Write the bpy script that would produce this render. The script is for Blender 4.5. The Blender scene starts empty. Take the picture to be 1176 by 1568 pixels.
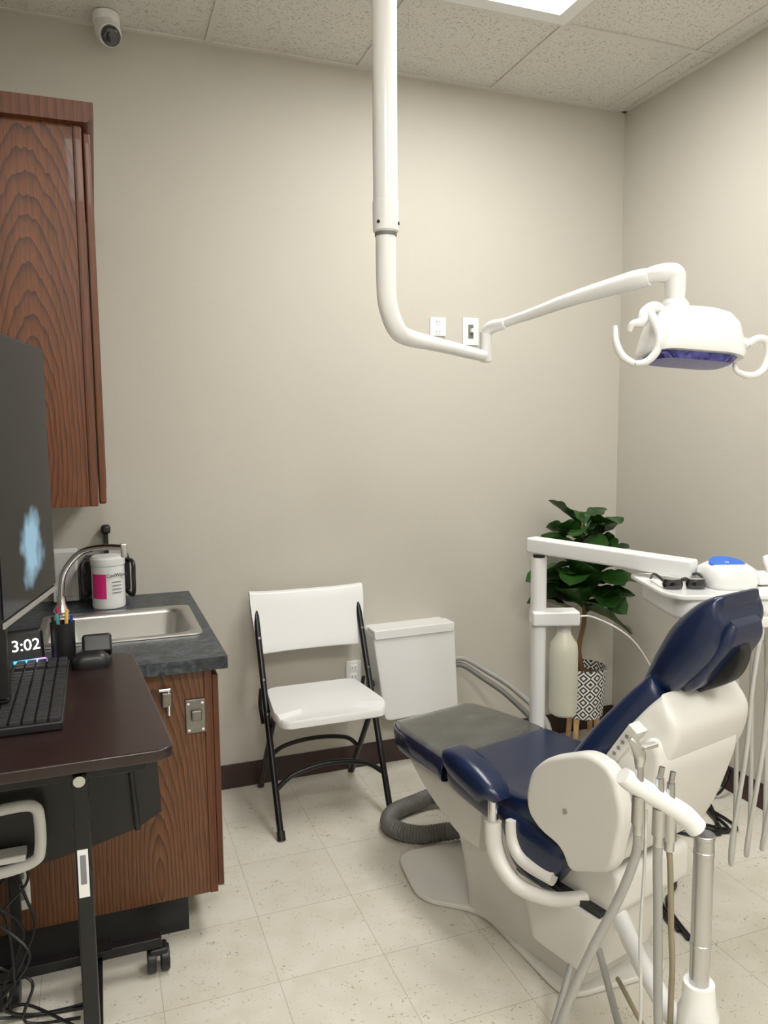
import bpy, bmesh, math, random
from mathutils import Vector, Matrix
random.seed(4)
SC=bpy.context.scene
COL=bpy.context.collection
SC.view_settings.view_transform='Standard'
GR={'o':None,'w':True}
# ---------------------------------------------------------------- helpers
def group(name,loc=(0,0,0),rz=0,local=False):
    e=bpy.data.objects.new(name,None);e.empty_display_size=.1
    COL.objects.link(e);e.location=loc;e.rotation_euler=(0,0,rz)
    GR['o']=e;GR['w']=not local
    GR['m']=Matrix.Translation(loc)@Matrix.Rotation(rz,4,'Z')
    return e
def fin(name,me,mat,smooth=True,ang=40,wn=True):
    ob=bpy.data.objects.new(name,me);COL.objects.link(ob)
    if mat is not None:
        for m in (mat if isinstance(mat,(list,tuple)) else [mat]): me.materials.append(m)
    if smooth:
        for p in me.polygons:p.use_smooth=True
        me.set_sharp_from_angle(angle=math.radians(ang))
        if wn:
            w=ob.modifiers.new('wn','WEIGHTED_NORMAL');w.keep_sharp=True
    if GR['o']:
        ob.parent=GR['o']
        if GR['w']: ob.matrix_parent_inverse=GR['m'].inverted()
    return ob
def bm2(name,bm,mat,bev=0,seg=3,ang=40,**k):
    bmesh.ops.remove_doubles(bm,verts=bm.verts,dist=1e-5)
    bmesh.ops.recalc_face_normals(bm,faces=bm.faces)
    if bev:
        ed=[e for e in bm.edges if len(e.link_faces)==2 and e.calc_face_angle(0)>math.radians(30)]
        bmesh.ops.bevel(bm,geom=ed,offset=bev,segments=seg,affect='EDGES',profile=.5,clamp_overlap=True)
    me=bpy.data.meshes.new(name);bm.to_mesh(me);bm.free()
    return fin(name,me,mat,ang=ang,**k)
def box(name,x0,x1,y0,y1,z0,z1,mat,bev=0.0,seg=3):
    bm=bmesh.new();bmesh.ops.create_cube(bm,size=1)
    for v in bm.verts:
        v.co=Vector(((x0+x1)/2+v.co.x*(x1-x0),(y0+y1)/2+v.co.y*(y1-y0),(z0+z1)/2+v.co.z*(z1-z0)))
    return bm2(name,bm,mat,bev,seg)
def boxes(name,bl,mat,bev=0):
    bm=bmesh.new()
    for (x0,x1,y0,y1,z0,z1) in bl:
        r=bmesh.ops.create_cube(bm,size=1)
        for v in r['verts']:
            v.co=Vector(((x0+x1)/2+v.co.x*(x1-x0),(y0+y1)/2+v.co.y*(y1-y0),(z0+z1)/2+v.co.z*(z1-z0)))
    me=bpy.data.meshes.new(name)
    if bev:
        bmesh.ops.bevel(bm,geom=bm.edges[:],offset=bev,segments=2,affect='EDGES',profile=.5)
    bm.to_mesh(me);bm.free();return fin(name,me,mat)
def obox(name,c,size,rz,mat,bev=0,rx=0,ry=0):
    M=Matrix.Translation(c)@Matrix.Rotation(rz,4,'Z')@Matrix.Rotation(rx,4,'X')@Matrix.Rotation(ry,4,'Y')
    bm=bmesh.new();bmesh.ops.create_cube(bm,size=1)
    for v in bm.verts: v.co=M@Vector((v.co.x*size[0],v.co.y*size[1],v.co.z*size[2]))
    return bm2(name,bm,mat,bev)
def loft(name,rings,mat,cap=True,ang=50,bev=0,closed=False,capstart=True):
    bm=bmesh.new();R=[[bm.verts.new(p) for p in r] for r in rings];n=len(R[0])
    m=len(R)
    for i in range(m if closed else m-1):
        a,b=R[i],R[(i+1)%m]
        for j in range(n):
            try:bm.faces.new((a[j],a[(j+1)%n],b[(j+1)%n],b[j]))
            except ValueError: pass
    if cap and not closed:
        if capstart: bm.faces.new(R[0])
        bm.faces.new(R[-1])
    return bm2(name,bm,mat,bev,ang=ang)
def cat(pts,n=8):
    P=[Vector(p) for p in pts]
    if len(P)<3: return P
    out=[]
    for i in range(len(P)-1):
        p0=P[max(i-1,0)];p1=P[i];p2=P[i+1];p3=P[min(i+2,len(P)-1)]
        for k in range(n):
            t=k/n
            out.append(.5*((2*p1)+(-p0+p2)*t+(2*p0-5*p1+4*p2-p3)*t*t+(-p0+3*p1-3*p2+p3)*t**3))
    out.append(P[-1]);return out
def sweep(name,pts,r,mat,smooth=True,n=8,seg=12,rib=0,closed=False,flat=1.0):
    P=cat(pts,n) if smooth else [Vector(p) for p in pts]
    if isinstance(r,(list,tuple)):
        rr=[]
        m=len(P)-1;k=len(r)-1
        for i in range(m+1):
            t=i/m*k;j=min(int(t),k-1);rr.append(r[j]+(r[j+1]-r[j])*(t-j))
    else: rr=[r]*len(P)
    rings=[];up=None
    for i,p in enumerate(P):
        d=(P[min(i+1,len(P)-1)]-P[max(i-1,0)]).normalized()
        if up is None:
            up=Vector((0,0,1)) if abs(d.z)<.9 else Vector((1,0,0))
        s=d.cross(up)
        if s.length<1e-4: s=d.cross(Vector((0,1,0)))
        s.normalize();up=s.cross(d).normalized()
        q=rr[i]*(1+(rib if i%2 else 0))
        rings.append([p+s*math.cos(2*math.pi*j/seg)*q+up*math.sin(2*math.pi*j/seg)*q*flat for j in range(seg)])
    return loft(name,rings,mat,ang=60)
def cyl(name,p0,p1,r,mat,r2=None,seg=32,bev=0):
    r2=r if r2 is None else r2
    a=Vector(p0);b=Vector(p1);d=(b-a).normalized()
    u=Vector((0,0,1)) if abs(d.z)<.9 else Vector((1,0,0));s=d.cross(u).normalized();u=s.cross(d)
    rings=[[c+s*math.cos(2*math.pi*j/seg)*q+u*math.sin(2*math.pi*j/seg)*q for j in range(seg)] for c,q in ((a,r),(b,r2))]
    return loft(name,rings,mat,ang=35,bev=bev)
def lathe(name,c,prof,mat,seg=40,ang=35):
    c=Vector(c)
    rings=[[c+Vector((r*math.cos(2*math.pi*j/seg),r*math.sin(2*math.pi*j/seg),z)) for j in range(seg)] for r,z in prof]
    return loft(name,rings,mat,ang=ang)
def prism(name,poly,f,d0,d1,mat,bev=0,seg=3):
    """poly 2D list, f(u,v,d)->Vector"""
    bm=bmesh.new();A=[bm.verts.new(f(u,v,d0)) for u,v in poly];B=[bm.verts.new(f(u,v,d1)) for u,v in poly];n=len(A)
    bm.faces.new(A);bm.faces.new(B[::-1])
    for i in range(n): bm.faces.new((A[i],A[(i+1)%n],B[(i+1)%n],B[i]))
    bmesh.ops.recalc_face_normals(bm,faces=bm.faces)
    if bev:
        As=set(A);Bs=set(B)
        ed=[e for e in bm.edges if (e.verts[0] in As)==(e.verts[1] in As)]
        bmesh.ops.bevel(bm,geom=ed,offset=bev,segments=seg,affect='EDGES',profile=.5,clamp_overlap=True)
    me=bpy.data.meshes.new(name);bm.to_mesh(me);bm.free();return fin(name,me,mat)
def rpoly(pts,r,n=5):
    """round corners of polygon"""
    out=[];N=len(pts)
    for i in range(N):
        p=Vector(pts[i]);a=Vector(pts[i-1]);b=Vector(pts[(i+1)%N])
        ra=min(r,(a-p).length*.45,(b-p).length*.45)
        s=p+(a-p).normalized()*ra;e=p+(b-p).normalized()*ra
        for k in range(n+1):
            t=k/n;out.append(tuple((1-t)**2*s+2*t*(1-t)*p+t*t*e))
    return out
def rrect(hw,hh,r,n=5):
    return rpoly([(-hw,-hh),(hw,-hh),(hw,hh),(-hw,hh)],r,n)
XY=lambda u,v,d:Vector((u,v,d))
XZ=lambda u,v,d:Vector((u,d,v))
YZ=lambda u,v,d:Vector((d,u,v))
# ---------------------------------------------------------------- materials
def mat(name,col,rough=.5,metal=0,emit=0,bump=0,bscale=50,var=0,vscale=5,coat=0,alpha=None,trans=0,ecol=None):
    m=bpy.data.materials.new(name);m.use_nodes=True;nt=m.node_tree;b=nt.nodes['Principled BSDF']
    b.inputs['Base Color'].default_value=(*col,1);b.inputs['Roughness'].default_value=rough;b.inputs['Metallic'].default_value=metal
    b.inputs['Coat Weight'].default_value=coat
    if trans:b.inputs['Transmission Weight'].default_value=trans
    if alpha is not None:b.inputs['Alpha'].default_value=alpha
    if emit:
        b.inputs['Emission Color'].default_value=(*(ecol or col),1);b.inputs['Emission Strength'].default_value=emit
    tc=nt.nodes.new('ShaderNodeTexCoord')
    n2=nt.nodes.new('ShaderNodeTexNoise');n2.inputs['Scale'].default_value=vscale;n2.inputs['Detail'].default_value=4
    nt.links.new(tc.outputs['Object'],n2.inputs['Vector'])
    r=nt.nodes.new('ShaderNodeValToRGB');v=var or .03
    r.color_ramp.elements[0].position=.3;r.color_ramp.elements[1].position=.7
    r.color_ramp.elements[0].color=(*[c*(1-v) for c in col],1);r.color_ramp.elements[1].color=(*[min(1,c*(1+v)) for c in col],1)
    nt.links.new(n2.outputs[0],r.inputs[0]);nt.links.new(r.outputs[0],b.inputs['Base Color'])
    if bump:
        n=nt.nodes.new('ShaderNodeTexNoise');n.inputs['Scale'].default_value=bscale;n.inputs['Detail'].default_value=6
        bp=nt.nodes.new('ShaderNodeBump');bp.inputs['Strength'].default_value=bump;bp.inputs['Distance'].default_value=.002
        nt.links.new(tc.outputs['Object'],n.inputs['Vector']);nt.links.new(n.outputs[0],bp.inputs['Height']);nt.links.new(bp.outputs[0],b.inputs['Normal'])
    return m
def nodes(m): return m.node_tree.nodes,m.node_tree.links,m.node_tree.nodes['Principled BSDF']
def wood(name,c0,c1,c2,ctr=(0,0,0),sc=(1,0,.16),freq=30,dist=3.0,gs=.60):
    m=bpy.data.materials.new(name);m.use_nodes=True;N,Lk,b=nodes(m)
    tc=N.new('ShaderNodeTexCoord');mp=N.new('ShaderNodeMapping');mp.inputs['Scale'].default_value=sc;mp.inputs['Location'].default_value=[-c*s for c,s in zip(ctr,sc)]
    Lk.new(tc.outputs['Object'],mp.inputs[0])
    w=N.new('ShaderNodeTexWave');w.wave_type='RINGS';w.rings_direction='SPHERICAL';w.wave_profile='SAW';w.inputs['Scale'].default_value=freq
    w.inputs['Distortion'].default_value=dist;w.inputs['Detail'].default_value=3;w.inputs['Detail Scale'].default_value=.5;w.inputs['Detail Roughness'].default_value=.6
    Lk.new(mp.outputs[0],w.inputs[0])
    mp2=N.new('ShaderNodeMapping');mp2.inputs['Scale'].default_value=(260,260,12);Lk.new(tc.outputs['Object'],mp2.inputs[0])
    n=N.new('ShaderNodeTexNoise');n.inputs['Scale'].default_value=1;n.inputs['Detail'].default_value=3;Lk.new(mp2.outputs[0],n.inputs['Vector'])
    r=N.new('ShaderNodeValToRGB');r.color_ramp.elements[0].color=(*c2,1);r.color_ramp.elements[0].position=.05
    r.color_ramp.elements[1].color=(*c0,1);r.color_ramp.elements[1].position=.95
    e=r.color_ramp.elements.new(.6);e.color=(*c1,1);Lk.new(w.outputs[0],r.inputs[0])
    r2=N.new('ShaderNodeValToRGB');r2.color_ramp.elements[0].position=.35;r2.color_ramp.elements[0].color=(gs,gs*.93,gs*.86,1)
    r2.color_ramp.elements[1].position=.6;r2.color_ramp.elements[1].color=(1,1,1,1);Lk.new(n.outputs[0],r2.inputs[0])
    mx=N.new('ShaderNodeMix');mx.data_type='RGBA';mx.blend_type='MULTIPLY';mx.inputs[0].default_value=.8
    Lk.new(r.outputs[0],mx.inputs[6]);Lk.new(r2.outputs[0],mx.inputs[7]);Lk.new(mx.outputs[2],b.inputs['Base Color'])
    b.inputs['Roughness'].default_value=.45;b.inputs['Coat Weight'].default_value=.08
    return m
M_wall=mat('wall_paint',(.525,.502,.445),.75,bump=.35,bscale=160,var=.015,vscale=1.2)
M_white=mat('white_plastic',(.78,.79,.79),.35,var=.01)
M_cream=mat('chair_shell_plastic',(.70,.69,.655),.38,var=.02)
M_wmet=mat('white_enamel',(.80,.81,.81),.25,coat=.4,var=.01)
M_tbar=mat('ceiling_grid_paint',(.66,.64,.60),.5,var=.01)
M_base=mat('baseboard_vinyl',(.040,.020,.017),.4,var=.1)
M_navy=mat('navy_vinyl',(.0035,.012,.050),.28,bump=.15,bscale=400,coat=.15,var=.05)
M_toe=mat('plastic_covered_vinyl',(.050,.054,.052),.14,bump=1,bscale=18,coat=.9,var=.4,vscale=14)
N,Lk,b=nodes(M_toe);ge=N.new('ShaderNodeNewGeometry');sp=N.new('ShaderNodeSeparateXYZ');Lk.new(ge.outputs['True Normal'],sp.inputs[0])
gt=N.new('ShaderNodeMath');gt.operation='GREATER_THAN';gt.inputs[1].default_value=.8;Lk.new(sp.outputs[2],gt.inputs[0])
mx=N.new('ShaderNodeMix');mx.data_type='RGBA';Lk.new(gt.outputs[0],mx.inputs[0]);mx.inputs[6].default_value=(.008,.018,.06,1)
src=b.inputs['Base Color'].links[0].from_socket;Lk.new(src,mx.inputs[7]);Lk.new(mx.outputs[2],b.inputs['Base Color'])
M_black=mat('black_plastic',(.010,.010,.011),.4,var=.1)
M_blackm=mat('black_steel',(.012,.012,.014),.3,metal=.3,var=.05)
M_chrome=mat('chrome',(.75,.75,.76),.15,metal=1,var=.01)
M_steel=mat('brushed_steel',(.62,.62,.60),.34,metal=1,var=.04,bump=.1,bscale=200)
M_dsteel=mat('aged_steel',(.25,.24,.22),.4,metal=1,var=.1,vscale=40)
M_alu=mat('satin_aluminium',(.55,.55,.55),.32,metal=1,var=.02)
M_desk=mat('espresso_laminate',(.020,.009,.009),.32,var=.25,vscale=60,coat=.15)
M_grey=mat('grey_hose',(.34,.34,.32),.45,var=.03)
M_dgrey=mat('dark_grey_hose',(.15,.15,.14),.5,var=.05)
M_tan=mat('tan_hose',(.28,.24,.16),.45,var=.03)
M_lgrey=mat('light_grey_cord',(.58,.58,.56),.4,var=.02)
M_magenta=mat('magenta_label',(.75,.02,.22),.4)
M_txt=mat('printed_text',(.05,.05,.06),.5)
M_gtxt=mat('grey_print',(.20,.21,.23),.5)
M_blue=mat('blue_button',(.01,.12,.55),.3)
M_bottle=mat('translucent_bottle',(.70,.70,.58),.3,var=.02)
M_leafstem=mat('stem_bark',(.16,.09,.04),.8,bump=.5,bscale=80,var=.2)
M_woodleg=mat('pale_wood',(.50,.31,.16),.5,var=.15,vscale=40)
M_glass=mat('dark_lens',(.01,.01,.012),.05,coat=1)
# ceiling tile
M_ceil=mat('acoustic_tile',(.66,.645,.60),.9,var=.01)
N,Lk,b=nodes(M_ceil);tc=N.new('ShaderNodeTexCoord')
n1=N.new('ShaderNodeTexNoise');n1.inputs['Scale'].default_value=130;n1.inputs['Detail'].default_value=2;n1.inputs['Distortion'].default_value=.8;Lk.new(tc.outputs['Object'],n1.inputs['Vector'])
r=N.new('ShaderNodeValToRGB');r.color_ramp.elements[0].position=.36;r.color_ramp.elements[0].color=(.44,.42,.38,1);r.color_ramp.elements[1].position=.42;r.color_ramp.elements[1].color=(.70,.685,.64,1)
Lk.new(n1.outputs[0],r.inputs[0]);Lk.new(r.outputs[0],b.inputs['Base Color'])
bp=N.new('ShaderNodeBump');bp.inputs['Strength'].default_value=.5;bp.inputs['Distance'].default_value=.002;Lk.new(r.outputs[0],bp.inputs['Height']);Lk.new(bp.outputs[0],b.inputs['Normal'])
# floor tile
M_floor=mat('vinyl_floor_tile',(.7,.66,.57),.30,var=.01)
N,Lk,b=nodes(M_floor);tc=N.new('ShaderNodeTexCoord')
mp=N.new('ShaderNodeMapping');mp.inputs['Location'].default_value=(-.10,-.11,0);Lk.new(tc.outputs['Object'],mp.inputs[0])
br=N.new('ShaderNodeTexBrick');br.offset=0;br.inputs['Scale'].default_value=1;br.inputs['Brick Width'].default_value=.305;br.inputs['Row Height'].default_value=.305
br.inputs['Mortar Size'].default_value=.0012;br.inputs['Mortar Smooth'].default_value=.3;br.inputs['Color1'].default_value=(.71,.685,.61,1);br.inputs['Color2'].default_value=(.68,.655,.58,1);br.inputs['Mortar'].default_value=(.45,.42,.36,1)
Lk.new(mp.outputs[0],br.inputs[0])
def speck(scale,p0,p1,c,dist):
    vo=N.new('ShaderNodeTexNoise');vo.inputs['Scale'].default_value=scale;vo.inputs['Detail'].default_value=1.0;vo.inputs['Distortion'].default_value=dist;Lk.new(tc.outputs['Object'],vo.inputs['Vector'])
    r=N.new('ShaderNodeValToRGB');E=r.color_ramp.elements;E[0].position=p0;E[0].color=(*c,1);E[1].position=p1;E[1].color=(1,1,1,1)
    Lk.new(vo.outputs[0],r.inputs[0]);return r.outputs[0]
def mulc(a_,b_,f_=1):
    mx=N.new('ShaderNodeMix');mx.data_type='RGBA';mx.blend_type='MULTIPLY';mx.inputs[0].default_value=f_;Lk.new(a_,mx.inputs[6]);Lk.new(b_,mx.inputs[7]);return mx.outputs[2]
s1=speck(40,.285,.305,(.70,.62,.51),3);s2=speck(48,.255,.27,(.42,.45,.50),2.2);s3=speck(9,.3,.65,(.92,.905,.87),.5)
Lk.new(mulc(mulc(mulc(br.outputs[0],s1),s2),s3),b.inputs['Base Color'])
M_oak=wood('oak_upper',(.070,.022,.008),(.155,.048,.015),(.185,.061,.020),ctr=(-.14,0,1.45),sc=(1,0,.20),freq=27,dist=7)
M_oak2=wood('oak_base',(.070,.027,.011),(.155,.060,.022),(.20,.082,.032),ctr=(.12,0,.20),sc=(1,0,.16),freq=28,dist=7)
M_oakd=wood('oak_trim',(.085,.025,.010),(.13,.040,.014),(.155,.050,.017),ctr=(-3,0,0),sc=(1,0,.02),freq=16,dist=3)
# countertop
M_top=mat('slate_laminate',(.05,.065,.085),.35)
N,Lk,b=nodes(M_top);tc=N.new('ShaderNodeTexCoord');n1=N.new('ShaderNodeTexNoise');n1.inputs['Scale'].default_value=28;n1.inputs['Detail'].default_value=8;n1.inputs['Distortion'].default_value=1.5
Lk.new(tc.outputs['Object'],n1.inputs['Vector']);r=N.new('ShaderNodeValToRGB');E=r.color_ramp.elements;E[0].position=.35;E[0].color=(.014,.018,.025,1);E[1].position=.62;E[1].color=(.07,.088,.11,1)
e=E.new(.5);e.color=(.035,.043,.055,1);Lk.new(n1.outputs[0],r.inputs[0]);Lk.new(r.outputs[0],b.inputs['Base Color'])
M_leaf=mat('fig_leaf',(.018,.062,.010),.32,var=.5,vscale=12,coat=.15)
# pot pattern
M_pot=mat('patterned_ceramic',(.8,.8,.8),.4)
N,Lk,b=nodes(M_pot);tc=N.new('ShaderNodeTexCoord');sp=N.new('ShaderNodeSeparateXYZ');Lk.new(tc.outputs['Object'],sp.inputs[0])
def mth(op,a,bb=None):
    n=N.new('ShaderNodeMath');n.operation=op
    for i,q in enumerate((a,bb)):
        if q is None: continue
        if isinstance(q,(int,float)): n.inputs[i].default_value=q
        else: Lk.new(q,n.inputs[i])
    return n.outputs[0]
ang=mth('ARCTAN2',sp.outputs[1],sp.outputs[0])
u=mth('MULTIPLY',ang,10/(2*math.pi));v=mth('MULTIPLY',sp.outputs[2],17.5)
du=mth('ABSOLUTE',mth('SUBTRACT',mth('FRACT',u),.5));dv=mth('ABSOLUTE',mth('SUBTRACT',mth('FRACT',v),.5))
d=mth('ADD',du,dv);s=mth('SINE',mth('MULTIPLY',d,19));g=mth('GREATER_THAN',s,-0.1)
mx=N.new('ShaderNodeMix');mx.data_type='RGBA';Lk.new(g,mx.inputs[0]);mx.inputs[6].default_value=(.02,.02,.022,1);mx.inputs[7].default_value=(.78,.78,.76,1);Lk.new(mx.outputs[2],b.inputs['Base Color'])
# monitor screen
M_screen=mat('glossy_screen',(.006,.006,.008),.10,coat=0)
N,Lk,b=nodes(M_screen);tc=N.new('ShaderNodeTexCoord');b.inputs['IOR'].default_value=1.18
def emitball(loc,rad,col,p0,p1):
    mp=N.new('ShaderNodeMapping');mp.vector_type='POINT';mp.inputs['Scale'].default_value=[1/q for q in rad];mp.inputs['Location'].default_value=[-l/q for l,q in zip(loc,rad)]
    nz=N.new('ShaderNodeTexNoise');nz.inputs['Scale'].default_value=16;nz.inputs['Detail'].default_value=2;Lk.new(tc.outputs['Object'],nz.inputs['Vector'])
    ad=N.new('ShaderNodeMix');ad.data_type='VECTOR';ad.inputs[0].default_value=.10;Lk.new(tc.outputs['Object'],ad.inputs[4]);Lk.new(nz.outputs['Color'],ad.inputs[5])
    Lk.new(ad.outputs[1],mp.inputs[0]);g=N.new('ShaderNodeTexGradient');g.gradient_type='SPHERICAL';Lk.new(mp.outputs[0],g.inputs[0])
    r=N.new('ShaderNodeValToRGB');r.color_ramp.elements[0].position=p0;r.color_ramp.elements[0].color=(0,0,0,1);r.color_ramp.elements[1].position=p1;r.color_ramp.elements[1].color=(*col,1);Lk.new(g.outputs[0],r.inputs[0]);return r.outputs[0]
e=emitball((-.07,1.585,1.19),(.5,.085,.085),(.26,.44,.56),.12,.6)
Lk.new(e,b.inputs['Emission Color']);b.inputs['Emission Strength'].default_value=1.0
# ---------------------------------------------------------------- room
CH=2.98;XR=2.397;XL=-.335;YB=3.15;YF=-1.4
box('floor',XL-.1,XR+.1,YF-.1,YB+.1,-.1,0,M_floor)
box('ceiling',XL-.1,XR+.1,YF-.1,YB+.1,CH,CH+.1,M_ceil)
box('wall_back',XL-.1,XR+.1,YB,YB+.1,0,CH,M_wall)
box('wall_right',XR,XR+.1,YF,YB,0,CH,M_wall)
box('wall_left',XL-.1,XL,YF,YB,0,CH,M_wall)
box('wall_front',XL-.1,XR+.1,YF-.1,YF,0,CH,M_wall)
box('baseboard_back',.30,XR-.006,YB-.006,YB,0,.105,M_base,.002)
box('baseboard_right',XR-.006,XR,YF,YB,0,.105,M_base,.002)
g=[]
xs=[2.295-.61*k for k in range(5)]
for x in xs: g.append((x-.012,x+.012,YF,YB,CH-.006,CH-.0005))
for y in (2.575,1.355,.135,-1.085):
    g.append((XL,XR,y-.012,y+.012,CH-.0065,CH-.0005))
g+=[(XL,XR,YB-.022,YB,CH-.008,CH-.0005),(XR-.022,XR,YF,YB,CH-.008,CH-.0005),(XL,XL+.022,YF,YB,CH-.008,CH-.0005)]
boxes('trim_ceiling_grid',g,M_tbar)
M_lamp=mat('light_diffuser',(1,1,1),.5,emit=24.5,ecol=(1,.98,.94))
def troffer(x0,x1,y0,y1):
    group('ceiling_light',((x0+x1)/2,(y0+y1)/2,CH))
    f=.055
    boxes('frame',[(x0,x0+f,y0,y1,CH-.014,CH-.007),(x1-f,x1,y0,y1,CH-.014,CH-.007),(x0,x1,y0,y0+f,CH-.0135,CH-.007),(x0,x1,y1-f,y1,CH-.0135,CH-.007)],M_white)
    box('diffuser',x0+f,x1-f,y0+f,y1-f,CH-.011,CH-.007,M_lamp)
troffer(1.087,1.673,1.37,2.56)
troffer(1.087,1.673,-1.07,.12)  # unseen troffer behind the camera, added to light the room evenly
troffer(-.133,.453,-1.07,.12)  # second unseen troffer, likewise added for the overall brightness
# security camera
group('security_camera',(.1,3.06,CH))
cyl('mount',(.10,3.06,CH-.002),(.10,3.06,CH-.035),.046,M_white,bev=.004)
sweep('housing',[(.10,3.07,CH-.025),(.103,3.045,CH-.065),(.110,3.01,CH-.095)],[.040,.045,.038],M_white,n=6,seg=24)
sweep('lens_face',[(.1095,3.015,CH-.090),(.113,3.0,CH-.104),(.1135,2.997,CH-.107)],[.035,.032,.02],M_glass,n=3,seg=24)
# ---------------------------------------------------------------- upper cabinet
group('upper_cabinet',(-.17,2.65,1.8))
box('carcass',XL+.002,-.022,2.19,YB-.001,1.30,2.275,M_oak,.001)
box('face_frame',-.022,-.001,2.186,YB-.001,1.30,2.275,M_oakd,.003)
box('door_1',.001,.020,2.20,2.66,1.305,2.262,M_oakd,.005)
box('door_2',.001,.026,2.675,3.13,1.315,2.262,M_oakd,.005)
prism('crown',[(XL+.002,2.275),(.012,2.275),(.03,2.29),(.03,2.325),(XL+.002,2.325)],XZ,2.165,YB-.001,M_oakd)
# ---------------------------------------------------------------- base cabinet
group('sink_cabinet',(0,2.65,0))
box('carcass',XL+.002,.262,2.22,YB-.001,.14,.69,M_oak2,.001)
box('end_panel',XL+.002,.262,2.20,2.221,.14,.823,M_oak2,.001)
box('face_frame',.26,.282,2.195,YB-.001,.14,.823,M_oakd,.002)
box('door_1',.283,.302,2.205,2.66,.15,.80,M_oakd,.005)
box('door_2',.283,.302,2.68,3.13,.15,.80,M_oakd,.005)
box('toe_kick',XL+.002,.20,2.26,YB-.001,0,.141,M_black)
box('hasp_plate',.205,.262,2.192,2.200,.635,.735,M_dsteel,.003)
obox('hasp_loop',(.235,2.186,.69),(.03,.014,.03),0,M_dsteel,.004)
for k in range(4): cyl(f'hasp_screw_{k}',(.214+.039*(k%2),2.192,.646+.078*(k//2)),(.214+.039*(k%2),2.189,.646+.078*(k//2)),.004,M_chrome,seg=10)
obox('latch',(.155,2.190,.745),(.030,.016,.045),0,M_dsteel,.006)
cyl('latch_pin',(.16,2.188,.70),(.16,2.188,.775),.006,M_chrome)
cyl('latch_bar',(.135,2.186,.775),(.165,2.186,.775),.006,M_chrome)
sx0,sx1,sy0,sy1=-.17,.265,2.46,2.84
boxes('countertop',[(XL+.002,.325,2.165,sy0,.824,.86),(XL+.002,.325,sy1,YB-.001,.824,.86),(XL+.002,sx0,sy0,sy1,.824,.86),(sx1,.325,sy0,sy1,.824,.86)],M_top)
rings=[]
cxs,cys=(sx0+sx1)/2,(sy0+sy1)/2;hx,hy=(sx1-sx0)/2,(sy1-sy0)/2
for ex,ez,rr in ((.028,.8615,.03),(.027,.866,.03),(.012,.868,.04),(-.004,.865,.05),(-.012,.85,.06),(-.022,.74,.07),(-.05,.712,.07),(-.13,.705,.05)):
    rings.append([(cxs+u,cys+v,ez) for u,v in rrect(hx+ex,hy+ex,rr,6)])
loft('sink_basin',rings,M_steel,ang=60,capstart=False)
lathe('sink_drain',(cxs,cys,.705),[(.045,0),(.045,.003),(.035,.004),(.03,.001)],M_chrome)
sweep('faucet',[(-.14,2.93,.86),(-.14,2.93,.93),(-.125,2.92,1.01),(-.07,2.90,1.075),(.0,2.87,1.095),(.07,2.84,1.095)],.011,M_chrome,seg=14)
obox('faucet_outlet',(.075,2.838,1.085),(.022,.03,.05),0,M_chrome,.004)
lathe('faucet_base',(-.14,2.93,.86),[(.03,0),(.03,.01),(.017,.03),(.015,.06)],M_chrome)
# canister
group('wipes_canister',(.02,2.97,.86))
lathe('tub',(.02,2.97,.8605),[(.054,.0),(.058,.006),(.058,.155),(.052,.16)],M_white)
lathe('lid',(.02,2.97,.86),[(.060,.158),(.061,.165),(.061,.182),(.054,.19),(.03,.192)],M_white)
def arcp(name,c,r,a0,a1,z0,z1,m):
    bm=bmesh.new();n=20;A=[];B=[]
    for i in range(n+1):
        t=math.radians(a0+(a1-a0)*i/n);A.append(bm.verts.new((c[0]+r*math.cos(t),c[1]+r*math.sin(t),z0)));B.append(bm.verts.new((c[0]+r*math.cos(t),c[1]+r*math.sin(t),z1)))
    for i in range(n): bm.faces.new((A[i],A[i+1],B[i+1],B[i]))
    return bm2(name,bm,m)
arcp('label',(.02,2.97),.0587,205,262,.90,.99,M_magenta)
def text(name,s,size,loc,rot,m,ext=.0006,al='CENTER'):
    cu=bpy.data.curves.new(name,'FONT');cu.body=s;cu.size=size;cu.extrude=ext;cu.align_x=al;cu.align_y='CENTER'
    o=bpy.data.objects.new(name,cu);COL.objects.link(o)
    dg=bpy.context.evaluated_depsgraph_get();me=bpy.data.meshes.new_from_object(o.evaluated_get(dg))
    bpy.data.objects.remove(o)
    M=Matrix.Translation(loc)@Matrix.Rotation(rot[2],4,'Z')@Matrix.Rotation(rot[1],4,'Y')@Matrix.Rotation(rot[0],4,'X')
    me.transform(M);return fin(name,me,m,smooth=False)
text('label_text','CaviWipes',.019,(.050,2.915,.985),(math.pi/2,0,math.radians(28)),M_txt)
for i in range(4): obox(f'label_line_{i}',(.048,2.9165,.96-i*.013),(.035,.001,.003),math.radians(25),M_gtxt)
group('canister_bracket',(.02,3.1,1.0))
for s in (-1,1):
    x=.02+s*.075
    sweep('side_loop' ,[(x-s*.012,3.05,1.02),(x+s*.012,2.98,1.02),(x+s*.014,2.97,.97),(x+s*.01,2.97,.90),(x-s*.01,3.05,.90)],.008,M_black)
box('back_plate',-.06,.10,3.05,3.149,.90,1.03,M_black,.004)
obox('knob',(.02,3.12,1.13),(.035,.05,.035),0,M_black,.012)
box('stem',.012,.028,3.12,3.149,1.02,1.13,M_black,.002)
group('paper_sign',(-.13,3.1,.95))
obox('frame',(-.13,3.11,.965),(.09,.012,.20),0,M_white,.003,rx=-.12)
obox('print',(-.13,3.1025,.965),(.07,.002,.17),0,M_lgrey,0,rx=-.12)
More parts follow.
